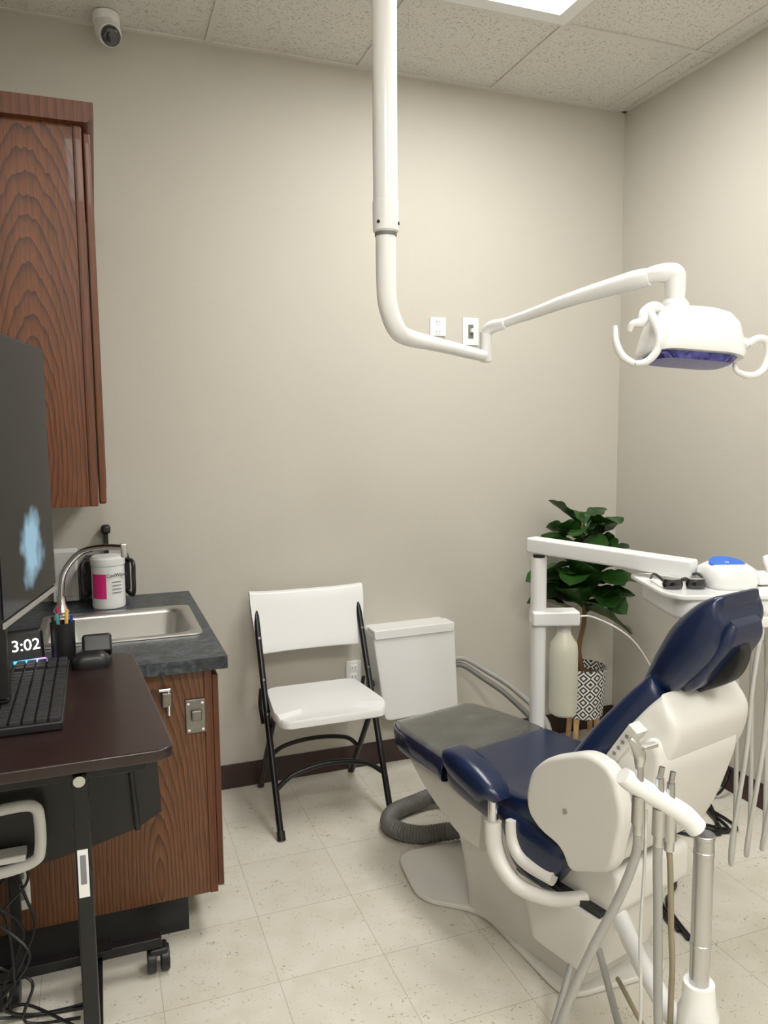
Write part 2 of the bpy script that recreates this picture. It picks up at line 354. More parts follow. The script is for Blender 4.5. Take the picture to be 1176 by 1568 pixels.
# ---------------------------------------------------------------- desk
group('rolling_desk',(-.1,1.7,0))
prism('desktop',rpoly([(XL+.01,1.38),(.11,1.38),(.065,2.06),(XL+.01,2.06)],.04),XY,.908,.93,M_desk,.004)
box('post',-.068,-.040,1.42,1.45,.05,.908,M_blackm,.003)
cyl('post_knob',(-.054,1.40,.885),(-.054,1.42,.885),.010,M_steel)
box('sticker',-.064,-.046,1.4185,1.42,.66,.75,M_white)
box('sticker_print',-.060,-.050,1.4178,1.4186,.685,.74,M_gtxt)
box('base_bar',-.080,-.045,1.36,2.11,.055,.085,M_blackm,.003)
box('cross_beam',-.31,.11,2.09,2.125,.075,.105,M_blackm,.004)
box('cross_beam_near',-.31,.11,1.33,1.365,.075,.105,M_blackm,.004)
box('gusset',-.10,-.02,2.07,2.13,.10,.115,M_blackm,.002)
box('under_rail',-.30,.06,1.42,1.45,.88,.907,M_blackm,.002)
box('far_post',-.26,-.235,2.085,2.105,.10,.908,M_blackm,.002)
for i,(x,y) in enumerate([(.10,2.11),(-.28,2.11),(.10,1.35),(-.28,1.35)]):
    cyl(f'caster_stem_{i}',(x,y,.085),(x,y,.05),.01,M_blackm)
    for s in (-1,1): cyl(f'caster_wheel_{i}_{s}',(x+s*.006,y,.034),(x+s*.030,y,.034),.034,M_black,bev=.004)
    box(f'caster_fork_{i}',x-.025,x+.025,y-.024,y+.024,.052,.074,M_black,.008)
prism('cable_pouch',[(-.30,.90),(.05,.90),(.10,.74),(.105,.62),(.05,.59),(-.05,.565),(-.16,.545),(-.30,.55)],XZ,1.78,1.785,M_black)
sweep('pouch_fold',[(.03,1.775,.90),(.04,1.77,.75),(.05,1.775,.59)],.006,M_black)
group('white_cable_holder',(-.2,1.8,.62))
sweep('loop',[(-.33,1.76,.685),(-.20,1.75,.70),(-.158,1.745,.695),(-.150,1.745,.66),(-.152,1.745,.60),(-.165,1.745,.575),(-.22,1.75,.56),(-.33,1.76,.55)],.012,M_white)
box('tray',XL+.002,-.18,1.73,1.775,.585,.600,M_white,.003)
group('power_strip',(-.25,2.14,.3))
box('body',-.27,-.22,2.165,2.195,.22,.50,M_white,.006)
for i in range(4): box(f'outlet_{i}',-.258,-.232,2.1635,2.166,.25+i*.06,.28+i*.06,M_gtxt,.001)
group('floor_cables',(-.2,2.0,0))
random.seed(2)
for k in range(5):
    pts=[(-.30+.02*k%.1,2.0+random.uniform(-.1,.12),.45+random.uniform(-.1,.15))]
    for j in range(5): pts.append((random.uniform(-.31,-.20),random.uniform(1.97,2.06),max(.012,.38-.1*j+random.uniform(-.05,.05))))
    pts.append((random.uniform(-.2,-.05),random.uniform(1.9,2.05),.006))
    sweep(f'cable_{k}',pts,.004,M_black,seg=6)
# keyboard
group('keyboard',(-.15,1.77,.93))
box('body',-.235,-.083,1.545,1.985,.9302,.948,M_black,.004)
M_key=mat('keycaps',(.03,.03,.033),.45)
kl=[]
for r_ in range(6):
    for c_ in range(19):
        if c_ in(15,): continue
        x=-.226+r_*.0232+(.003 if r_ else 0);y=1.552+c_*.0227
        kl.append((x,x+.0195,y,y+.0195,.946,.956))
boxes('keys',kl,M_key,.002)
group('computer_mouse',(-.045,1.96,.93))
rings=[[( -.035+u*s,1.965+v*s,.9302+h) for u,v in rrect(.045,.03,.028,6)] for s,h in ((.95,0),(1,.008),(.93,.022),(.7,.032),(.35,.036))]
loft('shell',rings,M_black,ang=60)
group('card_terminal',(-.03,2.02,.93))
obox('body',(-.02,2.03,.963),(.07,.05,.05),0,M_black,.008,rx=-.5)
obox('screen',(-.02,2.012,.973),(.05,.004,.02),0,M_glass,.001,rx=-.5)
group('pen_cup',(-.098,2.03,.93))
pcx=-.098
lathe('mesh_cup',(pcx,2.03,.9302),[(.026,0),(.028,.002),(.029,.10),(.026,.10),(.025,.004)],M_black)
cols=[(.02,.05,.3),(.7,.7,.7),(.4,.02,.1),(.02,.02,.02),(.05,.4,.35),(.8,.5,.1)]
for i,c in enumerate(cols):
    a=i*1.05;m=mat('pen_%d'%i,c,.4)
    cyl(f'pen_{i}',(pcx+.010*math.cos(a),2.03+.010*math.sin(a),.94),(pcx+.022*math.cos(a),2.03+.022*math.sin(a),1.045+.010*(i%3)),.004,m,seg=10)
# clock
group('digital_clock',(-.18,2.02,.93))
rz=math.radians(12)
obox('body',(-.188,2.028,.975),(.092,.03,.088),rz,M_black,.012,rx=-.25)
M_dig=mat('led_digits',(1,1,1),.5,emit=2.5)
M_cy=mat('rgb_glow',(.1,.7,.9),.5,emit=1.3)
N,Lk,b=nodes(M_cy);tc=N.new('ShaderNodeTexCoord');sp=N.new('ShaderNodeSeparateXYZ');Lk.new(tc.outputs['Generated'],sp.inputs[0])
r=N.new('ShaderNodeValToRGB');E=r.color_ramp.elements;E[0].color=(0,.8,.6,1);E[1].color=(.9,.15,.8,1);e=E.new(.5);e.color=(.05,.4,1,1);Lk.new(sp.outputs[0],r.inputs[0]);Lk.new(r.outputs[0],b.inputs['Emission Color'])
text('digits','3:02',.038,(-.181,2.0095,.984),(math.pi/2-.25,0,rz),M_dig)
obox('light_bar',(-.182,1.9985,.942),(.095,.018,.018),rz,M_cy,.005)
# monitor
group('computer_monitor',(-.14,1.69,1.4))
ma=math.atan2(.072,.36)
mc=Vector((-.136,1.69,1.41));
def mb(name,dx,cy_,cz,sx,sy,sz,m,bev=0):
    c=mc+Matrix.Rotation(-ma,3,'Z')@Vector((dx,cy_,cz))
    return obox(name,c,(sx,sy,sz),-ma,m,bev)
mb('back_shell',-.017,0,0,.03,.367,.54,M_black,.006)
mb('screen',-.0005,0,.006,.003,.355,.515,M_screen)
mb('chin_strip',.0006,0,-.262,.004,.36,.012,M_alu,.001)
mb('arm',-.05,0,-.1,.04,.06,.10,M_black,.005)
box('stand_post',-.215,-.185,1.66,1.70,.96,1.36,M_black,.005)
box('stand_foot',-.32,-.24,1.58,1.80,.9302,.942,M_black,.004)
box('stand_bridge',-.27,-.185,1.66,1.70,.958,.97,M_black,.003)
box('stand_riser',-.27,-.245,1.66,1.70,.94,.965,M_black,.003)
# ---------------------------------------------------------------- wall plates
def plate(x,z,w,h,kind):
    group('wall_outlet',(x,YB,z))
    box('cover',x-w/2,x+w/2,YB-.007,YB,z-h/2,z+h/2,M_white,.002)
    if kind==0:
        for s in (-1,1):
            box('socket_%d'%s,x-.016,x+.016,YB-.009,YB-.006,z+s*.02-.013,z+s*.02+.013,M_wmet,.003)
            box('slot_a_%d'%s,x-.008,x-.006,YB-.0095,YB-.008,z+s*.02-.005,z+s*.02+.005,M_txt)
            box('slot_b_%d'%s,x+.006,x+.008,YB-.0095,YB-.008,z+s*.02-.005,z+s*.02+.005,M_txt)
    else:
        box('rocker',x-.012,x+.012,YB-.010,YB-.006,z-.03,z+.03,M_dgrey,.001)
        box('toggle',x-.006,x+.006,YB-.028,YB-.009,z-.006,z+.012,M_white,.002)
plate(1.43,1.95,.075,.08,0)
plate(1.59,1.935,.078,.12,1)
plate(1.02,.44,.07,.10,0)
# ---------------------------------------------------------------- wall box
group('wall_mounted_box',(1.27,3.08,.45))
rings=[]
for y,e in ((3.149,0),(3.04,0),(3.025,.004),(3.02,.012)):
    P=rpoly([(1.12+e,.24+e),(1.475-e,.25+e),(1.455-e,.65-e),(1.065+e,.645-e)],.03)
    rings.append([(u,y,v) for u,v in P])
loft('housing',rings,M_white,ang=35)
prism('top_lip',rpoly([(1.075,.610),(1.445,.615),(1.45,.655),(1.07,.65)],.01),XZ,3.012,3.1,M_white,.004)
cyl('side_knob',(1.09,3.08,.40),(1.06,3.08,.40),.014,M_black)
group('vacuum_hose',(1.6,3.0,.4))
sweep('upper_hose',[(1.46,3.07,.47),(1.52,3.05,.47),(1.60,3.0,.42),(1.68,2.9,.36),(1.72,2.7,.28),(1.65,2.55,.2)],.013,M_grey)
sweep('lower_hose',[(1.46,3.07,.44),(1.51,3.05,.44),(1.58,2.98,.39),(1.65,2.88,.33),(1.69,2.68,.24),(1.62,2.55,.15)],.012,M_dgrey)
# ---------------------------------------------------------------- folding chair
group('folding_chair',(.8,2.9,0))
for x,n in ((.575,'left'),(1.01,'right')):
    sweep(f'front_leg_{n}',[(x,2.66,.0),(x,2.89,.45),(x,3.04,.76),(x,3.055,.80)],.0125,M_blackm,n=4,flat=1)
    xr=x+(.016 if x<.8 else -.016)
    sweep(f'rear_leg_{n}',[(xr,3.12,.0),(xr,2.80,.43)],.0115,M_blackm,smooth=False)
    cyl(f'foot_{n}',(x,2.655,.001),(x,2.67,.03),.0155,M_black);cyl(f'foot_r_{n}',(xr,3.122,.001),(xr,3.10,.03),.0145,M_black)
    sweep(f'side_link_{n}',[(x,2.98,.47),(x,3.0,.40),(x,2.95,.34)],.008,M_blackm)
    for k,(yy,zz) in enumerate(((3.0,.68),(2.93,.53),(2.87,.41))): cyl(f'rivet_{n}_{k}',(x,yy-.010,zz),(x,yy-.016,zz-.002),.005,M_alu,seg=12)
sweep('front_stretcher',[(.58,2.74,.16),(.65,2.745,.205),(.79,2.75,.225),(.93,2.745,.205),(1.0,2.74,.16)],.010,M_blackm)
sweep('rear_stretcher',[(.595,3.0,.16),(.66,2.99,.215),(.79,2.985,.235),(.93,2.99,.215),(.99,3.0,.16)],.009,M_blackm)
sweep('under_bar',[(.59,2.90,.41),(.99,2.90,.41)],.009,M_blackm,smooth=False)
rings=[]
pl=rpoly([(.60,3.03),(.985,3.03),(1.015,2.72),(.985,2.655),(.60,2.655),(.57,2.72)],.05)
for s,z in ((.94,.423),(1,.430),(1,.448),(.975,.457),(.9,.455),(.5,.447)):
    rings.append([(.7925+(u-.7925)*s,2.84+(v-2.84)*s,z-(.012 if v<2.70 else 0)) for u,v in pl])
loft('seat',rings,M_white,ang=50)
bm=bmesh.new();nx=14
prof=[(.608,0),(.615,-.006),(.65,-.004),(.80,.0),(.835,.002),(.843,.008)]
rings=[]
for z,o in prof+[(z,o+.022) for z,o in prof[::-1]]:
    row=[]
    for i in range(nx+1):
        t=i/nx*2-1;x=.7925+t*.235*(1.02 if z>.7 else .96)
        row.append((x,3.005+(z-.6)*.22+o-.012+.022*(1-t*t),z+(.01*abs(t)**3 if z>.82 else 0)))
    rings.append(row)
V=[[bm.verts.new(p) for p in r] for r in rings]
for i in range(len(V)):
    a,b_=V[i],V[(i+1)%len(V)]
    for j in range(nx): bm.faces.new((a[j],a[j+1],b_[j+1],b_[j]))
bm.faces.new([r[0] for r in V]);bm.faces.new([r[-1] for r in V])
bm2('backrest',bm,M_white,ang=50)
# ---------------------------------------------------------------- operatory light
group('dental_operating_light',(.67,1.78,CH))
px,py=.672,1.778
lathe('ceiling_canopy',(px,py,CH-.04),[(.05,0),(.075,.01),(.078,.034)],M_wmet)
cyl('ceiling_column',(px,py,CH-.007),(px,py,2.03),.0295,M_wmet)
lathe('column_collar',(px,py,1.965),[(.0265,0),(.031,.004),(.0315,.07),(.030,.075)],M_wmet)
lathe('ring',(px,py,1.957),[(.0265,0),(.0265,.01)],M_dgrey)
for a in (-2.5,-.6,): cyl('screw_%d'%(a*10),(px+.03*math.cos(a),py+.03*math.sin(a),1.985),(px+.0335*math.cos(a),py+.0335*math.sin(a),1.985),.004,M_black,seg=12)
sweep('lower_arm',[(px,py,1.965),(px,py,1.87),(px+.004,py+.002,1.80),(px+.03,py+.015,1.745),(px+.075,py+.05,1.728),(.88,1.92,1.722),(1.10,2.09,1.715)],[.0245,.0245,.0235,.023,.0215,.0185,.017],M_wmet,seg=20)
cyl('elbow_post',(1.11,2.095,1.697),(1.11,2.095,1.79),.0185,M_wmet,bev=.006)
sweep('elbow_joint',[(1.11,2.095,1.785),(1.12,2.075,1.80),(1.14,2.03,1.805)],[.018,.019,.016],M_wmet,seg=16)
sweep('spring_arm',[(1.12,2.07,1.80),(1.18,1.96,1.823),(1.24,1.83,1.85),(1.32,1.69,1.875),(1.345,1.655,1.88)],[.012,.015,.019,.025,.022],M_wmet,seg=20)
sweep('head_knuckle',[(1.335,1.665,1.88),(1.36,1.64,1.887),(1.392,1.622,1.884),(1.398,1.62,1.862),(1.398,1.62,1.80)],[.017,.022,.027,.0265,.024],M_wmet,seg=20)
lathe('knuckle_ring',(1.398,1.62,1.815),[(.0245,0),(.0265,.001),(.0265,.006),(.0245,.007)],M_wmet)
lathe('swivel_collar',(1.398,1.62,1.765),[(.036,0),(.037,.01),(.035,.045),(.027,.055)],M_wmet)
hc=Vector((1.435,1.602,0));R3=Matrix.Rotation(math.radians(-20),3,'Z')
tilt=Matrix.Rotation(math.radians(5),3,'Y')@Matrix.Rotation(math.radians(-4),3,'X')
def HL(u,v,w): 
    q=tilt@Vector((u,v,w-1.72));return Vector((hc.x,hc.y,1.714))+R3@q
rings=[]
for hw,hh,z,r_,ox in ((.040,.03,1.802,.03,-.01),(.070,.05,1.799,.045,-.008),(.094,.07,1.788,.06,-.004),(.109,.085,1.765,.07,0),(.117,.093,1.728,.07,0),(.123,.097,1.690,.065,0),(.119,.093,1.677,.06,0)):
    rings.append([HL(u+ox,v,z+(.008*(1-(u/.12)**2) if z<1.70 and abs(v)>.05 else 0)) for u,v in rrect(hw,hh,r_,6)])
loft('head_shell',rings,M_wmet,ang=60)
M_refl=mat('violet_reflector',(.07,.07,.26),.10,metal=.7,var=.7,vscale=70,emit=.05,ecol=(.2,.2,.7))
loft('reflector',[[HL(u,v,1.688) for u,v in rrect(.112,.087,.055,6)],[HL(u,v,1.663) for u,v in rrect(.094,.070,.05,6)]],M_refl)
loft('bezel',[[HL(u,v,z) for u,v in rrect(a_,b_,.05,6)] for a_,b_,z in ((.113,.088,1.684),(.113,.088,1.680),(.106,.081,1.680))],M_grey)
def Ush(name,pts,rad):
    sweep(name,[HL(*p) for p in pts],rad,M_wmet,seg=12)
Ush('handle_left_mount',[(-.085,-.02,1.785),(-.11,-.03,1.792),(-.135,-.04,1.775),(-.142,-.045,1.75),(-.165,-.045,1.742),(-.17,-.04,1.725)],[.014,.015,.014,.013,.009,.006])
Ush('handle_left_inner',[(-.125,-.045,1.775),(-.115,-.06,1.745),(-.105,-.07,1.71),(-.108,-.07,1.675),(-.13,-.065,1.648),(-.155,-.06,1.643)],[.012,.011,.010,.010,.009,.007])
Ush('handle_left_outer',[(-.155,-.055,1.643),(-.185,-.05,1.66),(-.203,-.045,1.695),(-.207,-.04,1.735)],[.008,.010,.009,.006])
Ush('handle_right_mount',[(.105,-.0,1.72),(.125,-.02,1.725),(.14,-.03,1.715)],[.013,.013,.010])
Ush('handle_right_grip',[(.135,-.03,1.72),(.16,-.03,1.735),(.182,-.03,1.73),(.190,-.03,1.69),(.175,-.035,1.655),(.145,-.035,1.64),(.11,-.035,1.65),(.105,-.035,1.67)],[.010,.010,.010,.010,.009,.009,.007,.006])
# ---------------------------------------------------------------- dental chair
TA=math.radians(14)
group('dental_chair',(1.07,2.57,0),TA,local=True)
def P(s,w,z): return Vector((-(w*.88+.02),-s,z))
def slab(name,st,m,rad=.03,ang=60,sub=5,w0=0):
    pts=cat([(a[0],a[1],0) for a in st],sub);hw=cat([(a[2],a[3],0) for a in st],sub)
    rings=[]
    for i,p in enumerate(pts):
        d=(pts[min(i+1,len(pts)-1)]-pts[max(i-1,0)]).normalized()
        nrm=Vector((-d.y,d.x))
        W=max(hw[i].x,.004);T=max(hw[i].y,.004)
        ring=[]
        for u,v in rrect(W,T/2,min(rad,T*.45),4):
            q=Vector((p.x,p.y))+nrm*(v-T/2);ring.append(P(q.x,u+w0,q.y))
        rings.append(ring)
    return loft(name,rings,m,ang=ang)
slab('leg_cushion',[(.10,.470,.12,.03),(.115,.487,.18,.06),(.15,.50,.205,.085),(.25,.503,.23,.09),(.42,.503,.25,.09),(.47,.50,.252,.088),(.48,.495,.24,.07)],M_toe)
slab('seat_cushion',[(.47,.492,.24,.06),(.49,.503,.255,.09),(.62,.505,.265,.11),(.74,.508,.27,.12),(.84,.53,.275,.12),(.90,.59,.27,.11),(.955,.675,.255,.10),(1.01,.765,.225,.085),(1.07,.85,.185,.075),(1.11,.90,.155,.065),(1.125,.915,.14,.03)],M_navy,rad=.04)
slab('seat_side_roll',[(.74,.47,.28,.06),(.80,.475,.295,.14),(.88,.47,.298,.16),(.95,.46,.295,.14),(.99,.45,.28,.06)],M_navy,rad=.04)
slab('leg_fairing',[(.17,.44,.12,.02),(.22,.43,.18,.05),(.35,.42,.21,.10),(.5,.41,.21,.16),(.6,.40,.20,.17)],M_cream)
slab('back_shell',[(.90,.50,.20,.02),(.93,.56,.225,.08),(.99,.64,.232,.12),(1.05,.73,.222,.13),(1.11,.81,.195,.12),(1.155,.865,.175,.09),(1.168,.88,.16,.04)],M_cream,rad=.035)
prism('back_housing',rpoly([(.95,.43),(1.10,.44),(1.16,.56),(1.21,.72),(1.19,.80),(1.05,.70),(.97,.58)],.05),lambda u,v,d:P(u,d,v),-.15,.21,M_cream,.03,seg=4)
pp=rpoly([(.86,.545),(.875,.62),(.93,.675),(1.06,.735),(1.135,.72),(1.17,.62),(1.14,.47),(1.01,.41),(.985,.46),(.91,.475),(.87,.505)],.035)
prism('side_panel_left',pp,lambda u,v,d:P(u,d,v),.245,.300,M_cream,.014)
prism('side_panel_right',rpoly([(.83,.55),(.85,.63),(.92,.685),(1.02,.70),(1.03,.5),(.97,.43),(.84,.47)],.04),lambda u,v,d:P(u,d,v),-.30,-.24,M_cream,.014)
cyl('panel_screw',P(1.0,.298,.565),P(1.0,.304,.565),.007,M_steel,seg=16)
prism('control_strip',[(1.065,.71),(1.135,.815),(1.16,.80),(1.09,.695)],lambda u,v,d:P(u,d,v),.19,.236,M_cream,.004)
for i in range(5):
    t=(i+.7)/6
    c=P(1.0775+.07*t,.2375,.7025+.105*t);obox(f'control_icon_{i}',c,(.002,.008,.008),0,M_gtxt,0)
pm=rpoly([(.80,.40),(1.10,.42),(1.10,.31),(1.02,.285),(.80,.30)],.03)
prism('seat_frame',pm,lambda u,v,d:P(u,d,v),-.12,.21,M_cream,.015)
rings=[]
for z,s0,s1,w in ((.115,.86,.99,.13),(.125,.82,1.03,.155),(.20,.80,1.05,.16),(.295,.77,1.07,.17)):
    rings.append([P((s0+s1)/2+u,v+.085,z) for u,v in rrect((s1-s0)/2,w,.045)])
loft('lift_housing',rings,M_cream)
prism('housing_gap',rpoly([(.775,.297),(1.065,.297),(1.065,.312),(.775,.312)],.004),lambda u,v,d:P(u,d,v),-.07,.235,M_black)  # dark between seat frame and lift housing, put in as a black slab
rings=[]
for z,s0,s1,w in ((.018,.48,.95,.16),(.06,.47,.94,.15),(.16,.44,.92,.145),(.28,.40,.92,.15),(.36,.36,.92,.17)):
    rings.append([P((s0+s1)/2+u,v+.01,z) for u,v in rrect((s1-s0)/2,w,.05)])
loft('pedestal',rings,M_cream)
slab('armrest_pad',[(.575,.575,.02,.02),(.59,.595,.048,.055),(.645,.602,.054,.08),(.72,.586,.054,.085),(.785,.555,.048,.075),(.81,.525,.025,.03)],M_navy,rad=.04,w0=.325)
cyl('armrest_post',P(.765,.325,.43),P(.765,.325,.51),.014,M_chrome)
sweep('armrest_arm',[P(.765,.325,.445),P(.775,.33,.385),P(.81,.33,.335),P(.87,.32,.305),P(.95,.27,.30),P(1.0,.2,.31)],[.024,.024,.022,.020,.019,.019],M_cream,seg=14)
sweep('armrest_link',[P(.81,.30,.46),P(.82,.30,.405),P(.86,.30,.37),P(.95,.28,.36)],[.014,.018,.018,.02],M_cream,seg=12)
slab('headrest',[(1.085,.885,.110,.03),(1.095,.91,.124,.08),(1.12,.965,.131,.105),(1.16,1.035,.131,.115),(1.21,1.090,.124,.10),(1.255,1.118,.108,.065),(1.275,1.122,.08,.02)],M_navy,rad=.05)
slab('headrest_rear',[(1.16,.885,.07,.02),(1.18,.915,.09,.04),(1.22,.98,.09,.045),(1.26,1.035,.08,.04),(1.28,1.065,.06,.02)],M_navy,rad=.02)
slab('headrest_gap',[(1.185,.875,.025,.01),(1.235,.940,.025,.04),(1.27,.995,.022,.03),(1.28,1.01,.02,.01)],M_black,rad=.01)  # dark gap at the back of the headrest, painted as a black slab
Mi=GR['m'].inverted()
pl=rpoly([(.925,2.40),(.895,2.13),(1.055,2.00),(1.085,1.59),(1.43,1.58),(1.45,2.0),(1.55,2.12),(1.53,2.40)],.07)
prism('base_plate',pl,lambda u,v,d:Mi@Vector((u,v,d)),.001,.018,M_cream,.006)
# ---------------------------------------------------------------- corrugated floor hose
group('corrugated_floor_hose',(1.0,2.5,0))
sweep('hose',[(1.22,2.36,.075),(1.13,2.42,.045),(1.05,2.45,.035),(.985,2.50,.035),(.965,2.57,.035),(1.01,2.64,.035),(1.11,2.68,.035),(1.22,2.68,.05),(1.3,2.58,.06)],.029,M_dgrey,n=16,rib=.14,seg=16)
# ---------------------------------------------------------------- delivery unit
group('dental_delivery_unit',(1.4,2.25,0))
c0=Vector((1.375,2.21,0))
cyl('post',(c0.x,c0.y,.02),(c0.x,c0.y,1.07),.0265,M_wmet)
lathe('post_foot',(c0.x,c0.y,0),[(.09,.019),(.09,.03),(.03,.05)],M_cream)
cyl('post_cap',(c0.x,c0.y,1.065),(c0.x,c0.y,1.078),.02,M_black)
e1=Vector((1.575,1.76,0))
dirv=(e1-c0).normalized();ra=math.atan2(dirv.y,dirv.x)
mid=(c0+e1)/2
obox('upper_arm',(mid.x,mid.y,1.102),((e1-c0).length+.07,.055,.052),ra,M_wmet,.008,ry=.03)
obox('bracket',(c0.x+.05,c0.y-.02,.865),(.16,.07,.05),math.radians(-18),M_wmet,.008)
bx=Vector((1.465,2.19,0))
cyl('bottle_cap',(bx.x,bx.y,.80),(bx.x,bx.y,.84),.022,M_lgrey)
lathe('water_bottle',(bx.x,bx.y,.52),[(.035,0),(.045,.01),(.048,.03),(.048,.22),(.045,.25),(.025,.28),(.02,.30)],M_bottle)
sweep('supply_line',[(bx.x+.02,bx.y-.02,.86),(1.53,2.12,.87),(1.60,2.02,.82),(1.64,1.95,.72),(1.64,1.9,.62)],.0035,M_lgrey,seg=8)
rt=math.radians(-20);tcx=Vector((1.70,1.66,0))
Rt=Matrix.Rotation(rt,3,'Z')
def T(u,v,z): 
    q=Rt@Vector((u,v,0));return Vector((tcx.x+q.x,tcx.y+q.y,z))
prism('tray_body',rpoly([(-.235,-.10),(-.205,-.14),(.26,-.14),(.26,.16),(-.235,.16)],.02),lambda u,v,d:T(u,v,d),.98,1.045,M_wmet,.012)
prism('tray_top',rpoly([(-.265,-.10),(-.23,-.15),(.28,-.15),(.28,.18),(-.265,.18)],.025),lambda u,v,d:T(u,v,d),1.04,1.055,M_wmet,.005)
text('tray_brand','INFINITY',.017,T(-.158,-.1412,1.016),(math.pi/2,0,rt),M_gtxt)
sweep('tray_pivot',[(e1.x,e1.y,1.10),T(-.09,.1,1.07),T(-.06,.05,1.05)],.02,M_wmet)
for i in range(4):
    u=-.03+i*.045
    obox(f'holder_{i}',T(u,-.165,.99),(.03,.05,.03),rt,M_wmet,.006)
    sweep(f'handpiece_{i}',[T(u,-.18,1.02),T(u,-.175,.99),T(u,-.17,.94)],[.006,.011,.009],M_lgrey)
    sweep(f'hose_{i}',[T(u,-.17,.94),T(u-.01,-.16,.80),T(u-.0,-.12,.60),T(u+.0,-.06,.32),T(u+.03,.0,.22+.03*i),T(u+.06,.05,.36),T(u+.07,.1,.8),T(u+.05,.1,.99)],.0065,M_lgrey,seg=8)
sweep('holder_left',[T(-.17,-.145,.98),T(-.175,-.165,.95),T(-.175,-.165,.90)],.012,M_wmet)
# scaler
group('ultrasonic_scaler',(1.75,1.7,1.055))
rings=[[T(-.055+u,-.02+v,1.0555+h) for u,v in rrect(a_,b_,.05,6)] for a_,b_,h in ((.066,.07,.0),(.072,.075,.018),(.066,.07,.05),(.05,.052,.062))]
loft('body',rings,M_wmet,ang=60)
loft('touch_panel',[[T(-.06+.048*math.cos(t*.2618),-.03+.045*math.sin(t*.2618),z-.25*.045*math.sin(t*.2618)*-1) for t in range(24)] for z in (1.098,1.121)],M_blue)
text('panel_mark','W',.012,T(-.06,-.03,1.122),(0.25,0,rt),M_wmet,.0005)
sweep('handpiece',[T(.045,-.03,1.14),T(.055,-.04,1.11),T(.075,-.05,1.08)],[.007,.012,.012],M_wmet)
obox('handpiece_rest',T(.045,-.02,1.075),(.05,.06,.036),rt,M_wmet,.012)
# glasses
group('protective_glasses',(1.5,1.7,1.056))
for s in (-1,1):
    rings=[[T(-.19+s*.032+a_*math.cos(t*.3927),-.06+.8*a_*math.sin(t*.3927)*.8,1.0565+h) for t in range(16)] for a_,h in ((.026,.0),(.029,.012),(.024,.026))]
    loft(f'lens_{s}',rings,M_glass)
    sweep(f'temple_{s}',[T(-.19+s*.055,-.06,1.075),T(-.19+s*.06,.0,1.085),T(-.19+s*.05,.06,1.062)],.004,M_black,seg=8)
sweep('bridge',[T(-.205,-.06,1.075),T(-.19,-.065,1.083),T(-.175,-.06,1.075)],.005,M_black,seg=8)
# ---------------------------------------------------------------- assistant arm
group('assistant_instrument_arm',(.98,1.03,0))
cyl('canister_tube',(.985,1.025,.47),(.985,1.025,.765),.0175,M_alu,bev=.001)
for z in (.765,.735,.56): lathe('tube_ring_%d'%(z*1000),(.985,1.025,z),[(.0175,0),(.0185,.001),(.0185,.008),(.0175,.009)],M_alu)
lathe('tube_base',(.985,1.025,.36),[(.034,0),(.036,.02),(.036,.075),(.030,.09),(.027,.13)],M_wmet)
sweep('support_arm',[(.985,1.025,.38),(1.05,1.15,.30),(1.12,1.35,.28),(1.17,1.5,.30),(1.2,1.62,.33)],.022,M_wmet)
sweep('holder_bar',[(.845,1.075,.885),(.86,1.07,.872),(.90,1.055,.845),(.95,1.04,.81),(.972,1.03,.785)],[.017,.02,.020,.021,.021],M_wmet,seg=16,flat=.9)
def instr(i,x,y,z,hose,m,tip=True):
    cyl(f'valve_{i}',(x,y,z-.015),(x,y,z+.03),.009,M_alu,r2=.007,seg=20)
    cyl(f'valve_tip_{i}',(x,y,z+.03),(x+.004,y,z+.05),.005,M_alu,seg=16)
    cyl(f'valve_body_{i}',(x,y,z-.075),(x,y,z-.025),.012,M_steel,r2=.011,seg=20)
    cyl(f'valve_collar_{i}',(x,y,z-.095),(x,y,z-.075),.009,M_steel,seg=20)
    sweep(f'hose_{i}',[(x,y,z-.09)]+hose,.0085 if m is M_grey else .0055,m,seg=10)
instr(0,.868,1.06,.875,[(.865,1.06,.74),(.84,1.07,.66),(.80,1.09,.56),(.75,1.11,.42),(.70,1.12,.25),(.72,1.2,.1),(.85,1.35,.05),(1.0,1.5,.06),(1.13,1.60,.16)],M_grey)
instr(1,.905,1.05,.85,[(.905,1.05,.72),(.91,1.05,.60),(.915,1.05,.45),(.93,1.06,.25),(1.0,1.2,.12),(1.12,1.5,.2)],M_grey)
instr(2,.925,1.045,.84,[(.93,1.045,.70),(.935,1.045,.60),(.945,1.05,.48),(.97,1.1,.3),(1.1,1.4,.2)],M_tan)
sweep('hve_handle',[(.868,1.06,.905),(.868,1.06,.925),(.858,1.062,.945),(.850,1.065,.955)],[.008,.011,.008,.005],M_steel)
obox('hve_lever',(.885,1.055,.94),(.03,.012,.008),.0,M_steel,.002,ry=-.1)
sweep('small_line_1',[(.885,1.06,.82),(.885,1.06,.72),(.88,1.06,.58),(.885,1.06,.42),(.9,1.1,.2)],.003,M_lgrey,seg=6)
# ---------------------------------------------------------------- cables at right on floor
group('power_cables',(2.1,2.4,0))
for k in range(4):
    sweep(f'cable_{k}',[(2.38,2.5-.05*k,.10),(2.30,2.45-.04*k,.02),(2.2,2.25+.05*k,.008),(2.05+.04*k,2.1,.008),(1.9,2.2+.05*k,.008),(1.75,2.1-.05*k,.008),(1.62,1.95-.04*k,.008),(1.56,1.75-.04*k,.008)],.006,M_black,seg=6)
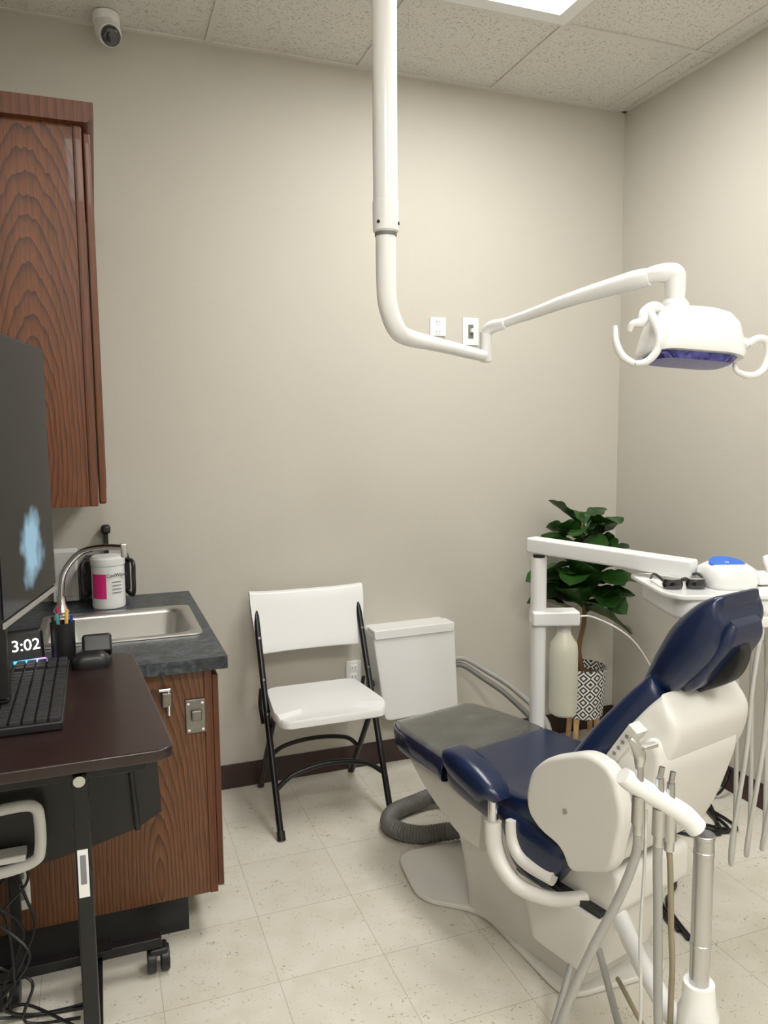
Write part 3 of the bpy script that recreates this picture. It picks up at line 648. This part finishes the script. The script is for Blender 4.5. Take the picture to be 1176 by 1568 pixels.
# ---------------------------------------------------------------- plant
group('potted_fiddle_leaf_fig',(2.05,2.90,0))
pc=Vector((2.05,2.90,0))
o=lathe('pot',(0,0,0),[(.078,.0),(.086,.008),(.102,.225),(.102,.23),(.094,.23),(.092,.19)],M_pot)
o.parent=None;o.location=(pc.x,pc.y,.19);o.parent=GR['o'];o.matrix_parent_inverse=GR['m'].inverted()
lathe('soil',(pc.x,pc.y,.36),[(.091,0),(.091,.02),(.001,.025)],M_leafstem)
for i in range(4):
    a=i*math.pi/2+.5
    cyl(f'pot_leg_{i}',(pc.x+.080*math.cos(a),pc.y+.080*math.sin(a),0.0),(pc.x+.064*math.cos(a),pc.y+.064*math.sin(a),.20),.009,M_woodleg,r2=.014,seg=16)
sweep('trunk',[(pc.x,pc.y,.37),(pc.x-.03,pc.y,.50),(pc.x-.01,pc.y-.01,.65),(pc.x-.03,pc.y-.01,.85),(pc.x-.03,pc.y-.01,1.08)],[.013,.011,.010,.008,.005],M_leafstem)
def leaf(bm,base,direc,L_,W,droop,roll):
    d=Vector(direc).normalized();side=d.cross(Vector((0,0,1)))
    if side.length<.1: side=Vector((1,0,0))
    side.normalize()
    side=(Matrix.Rotation(roll,3,d)@side);upv=side.cross(d).normalized()
    n=12;grid=[]
    for i in range(n+1):
        t=i/n;w=W*((math.sin(math.pi*t**1.25))**.55)*(.75+.35*t) if 0<t<1 else .003
        c=Vector(base)+d*(L_*t)-Vector((0,0,1))*droop*L_*t*t
        row=[]
        for j in range(-3,4):
            s=j/3;row.append(bm.verts.new(c+side*w*s*.5+upv*(.16*w*abs(s)**1.3+.005*math.sin(t*20)*abs(s))))
        grid.append(row)
    for i in range(n):
        for j in range(6): bm.faces.new((grid[i][j],grid[i][j+1],grid[i+1][j+1],grid[i+1][j]))
bm=bmesh.new();random.seed(11)
NL=50
for i in range(NL):
    t=i/(NL-1)
    if t<.62: z=.66+.24*(t/.62)
    else: z=.93+.14*((t-.62)/.38)
    a=i*2.4+.4;el=random.uniform(-.05,.8)+(.35 if t>.85 else 0)
    L_=random.uniform(.20,.26) if t<.62 else random.uniform(.15,.20)
    d=(math.cos(a)*math.cos(el),math.sin(a)*math.cos(el),math.sin(el))
    bx_=pc.x-.01;by=pc.y
    if bx_+d[0]*L_>XR-.05: d=(-d[0]*.6,d[1],d[2])
    if by+d[1]*L_>YB-.04: d=(d[0],-d[1],d[2])
    leaf(bm,(bx_+d[0]*.015,by+d[1]*.015,z),d,L_,L_*.64,random.uniform(.0,.4),random.uniform(-.7,.7))
me=bpy.data.meshes.new('foliage');bm.to_mesh(me);bm.free();fo=fin('foliage',me,M_leaf,ang=180,wn=False)
# ---------------------------------------------------------------- world
w=bpy.data.worlds.new('world');SC.world=w;w.use_nodes=True;w.node_tree.nodes['Background'].inputs[0].default_value=(1,.98,.95,1);w.node_tree.nodes['Background'].inputs[1].default_value=.3
# ---------------------------------------------------------------- camera
th=math.radians(5.9);a=.0087;yaw=math.radians(20.4)
cd=bpy.data.cameras.new('camera');cam=bpy.data.objects.new('camera',cd);COL.objects.link(cam)
fw=Vector((math.sin(yaw)*math.cos(th),math.cos(yaw)*math.cos(th),-math.sin(th)))
r0=Vector((math.cos(yaw),-math.sin(yaw),0));u0=r0.cross(fw)
rr=r0*math.cos(a)-u0*math.sin(a);uu=u0*math.cos(a)+r0*math.sin(a)
Mc=Matrix((( rr.x,uu.x,-fw.x,0),(rr.y,uu.y,-fw.y,0),(rr.z,uu.z,-fw.z,1.49),(0,0,0,1)))
cam.matrix_world=Mc
cd.sensor_fit='VERTICAL';cd.sensor_height=36;cd.lens=36*1178/1568;cd.clip_start=.02
SC.camera=cam
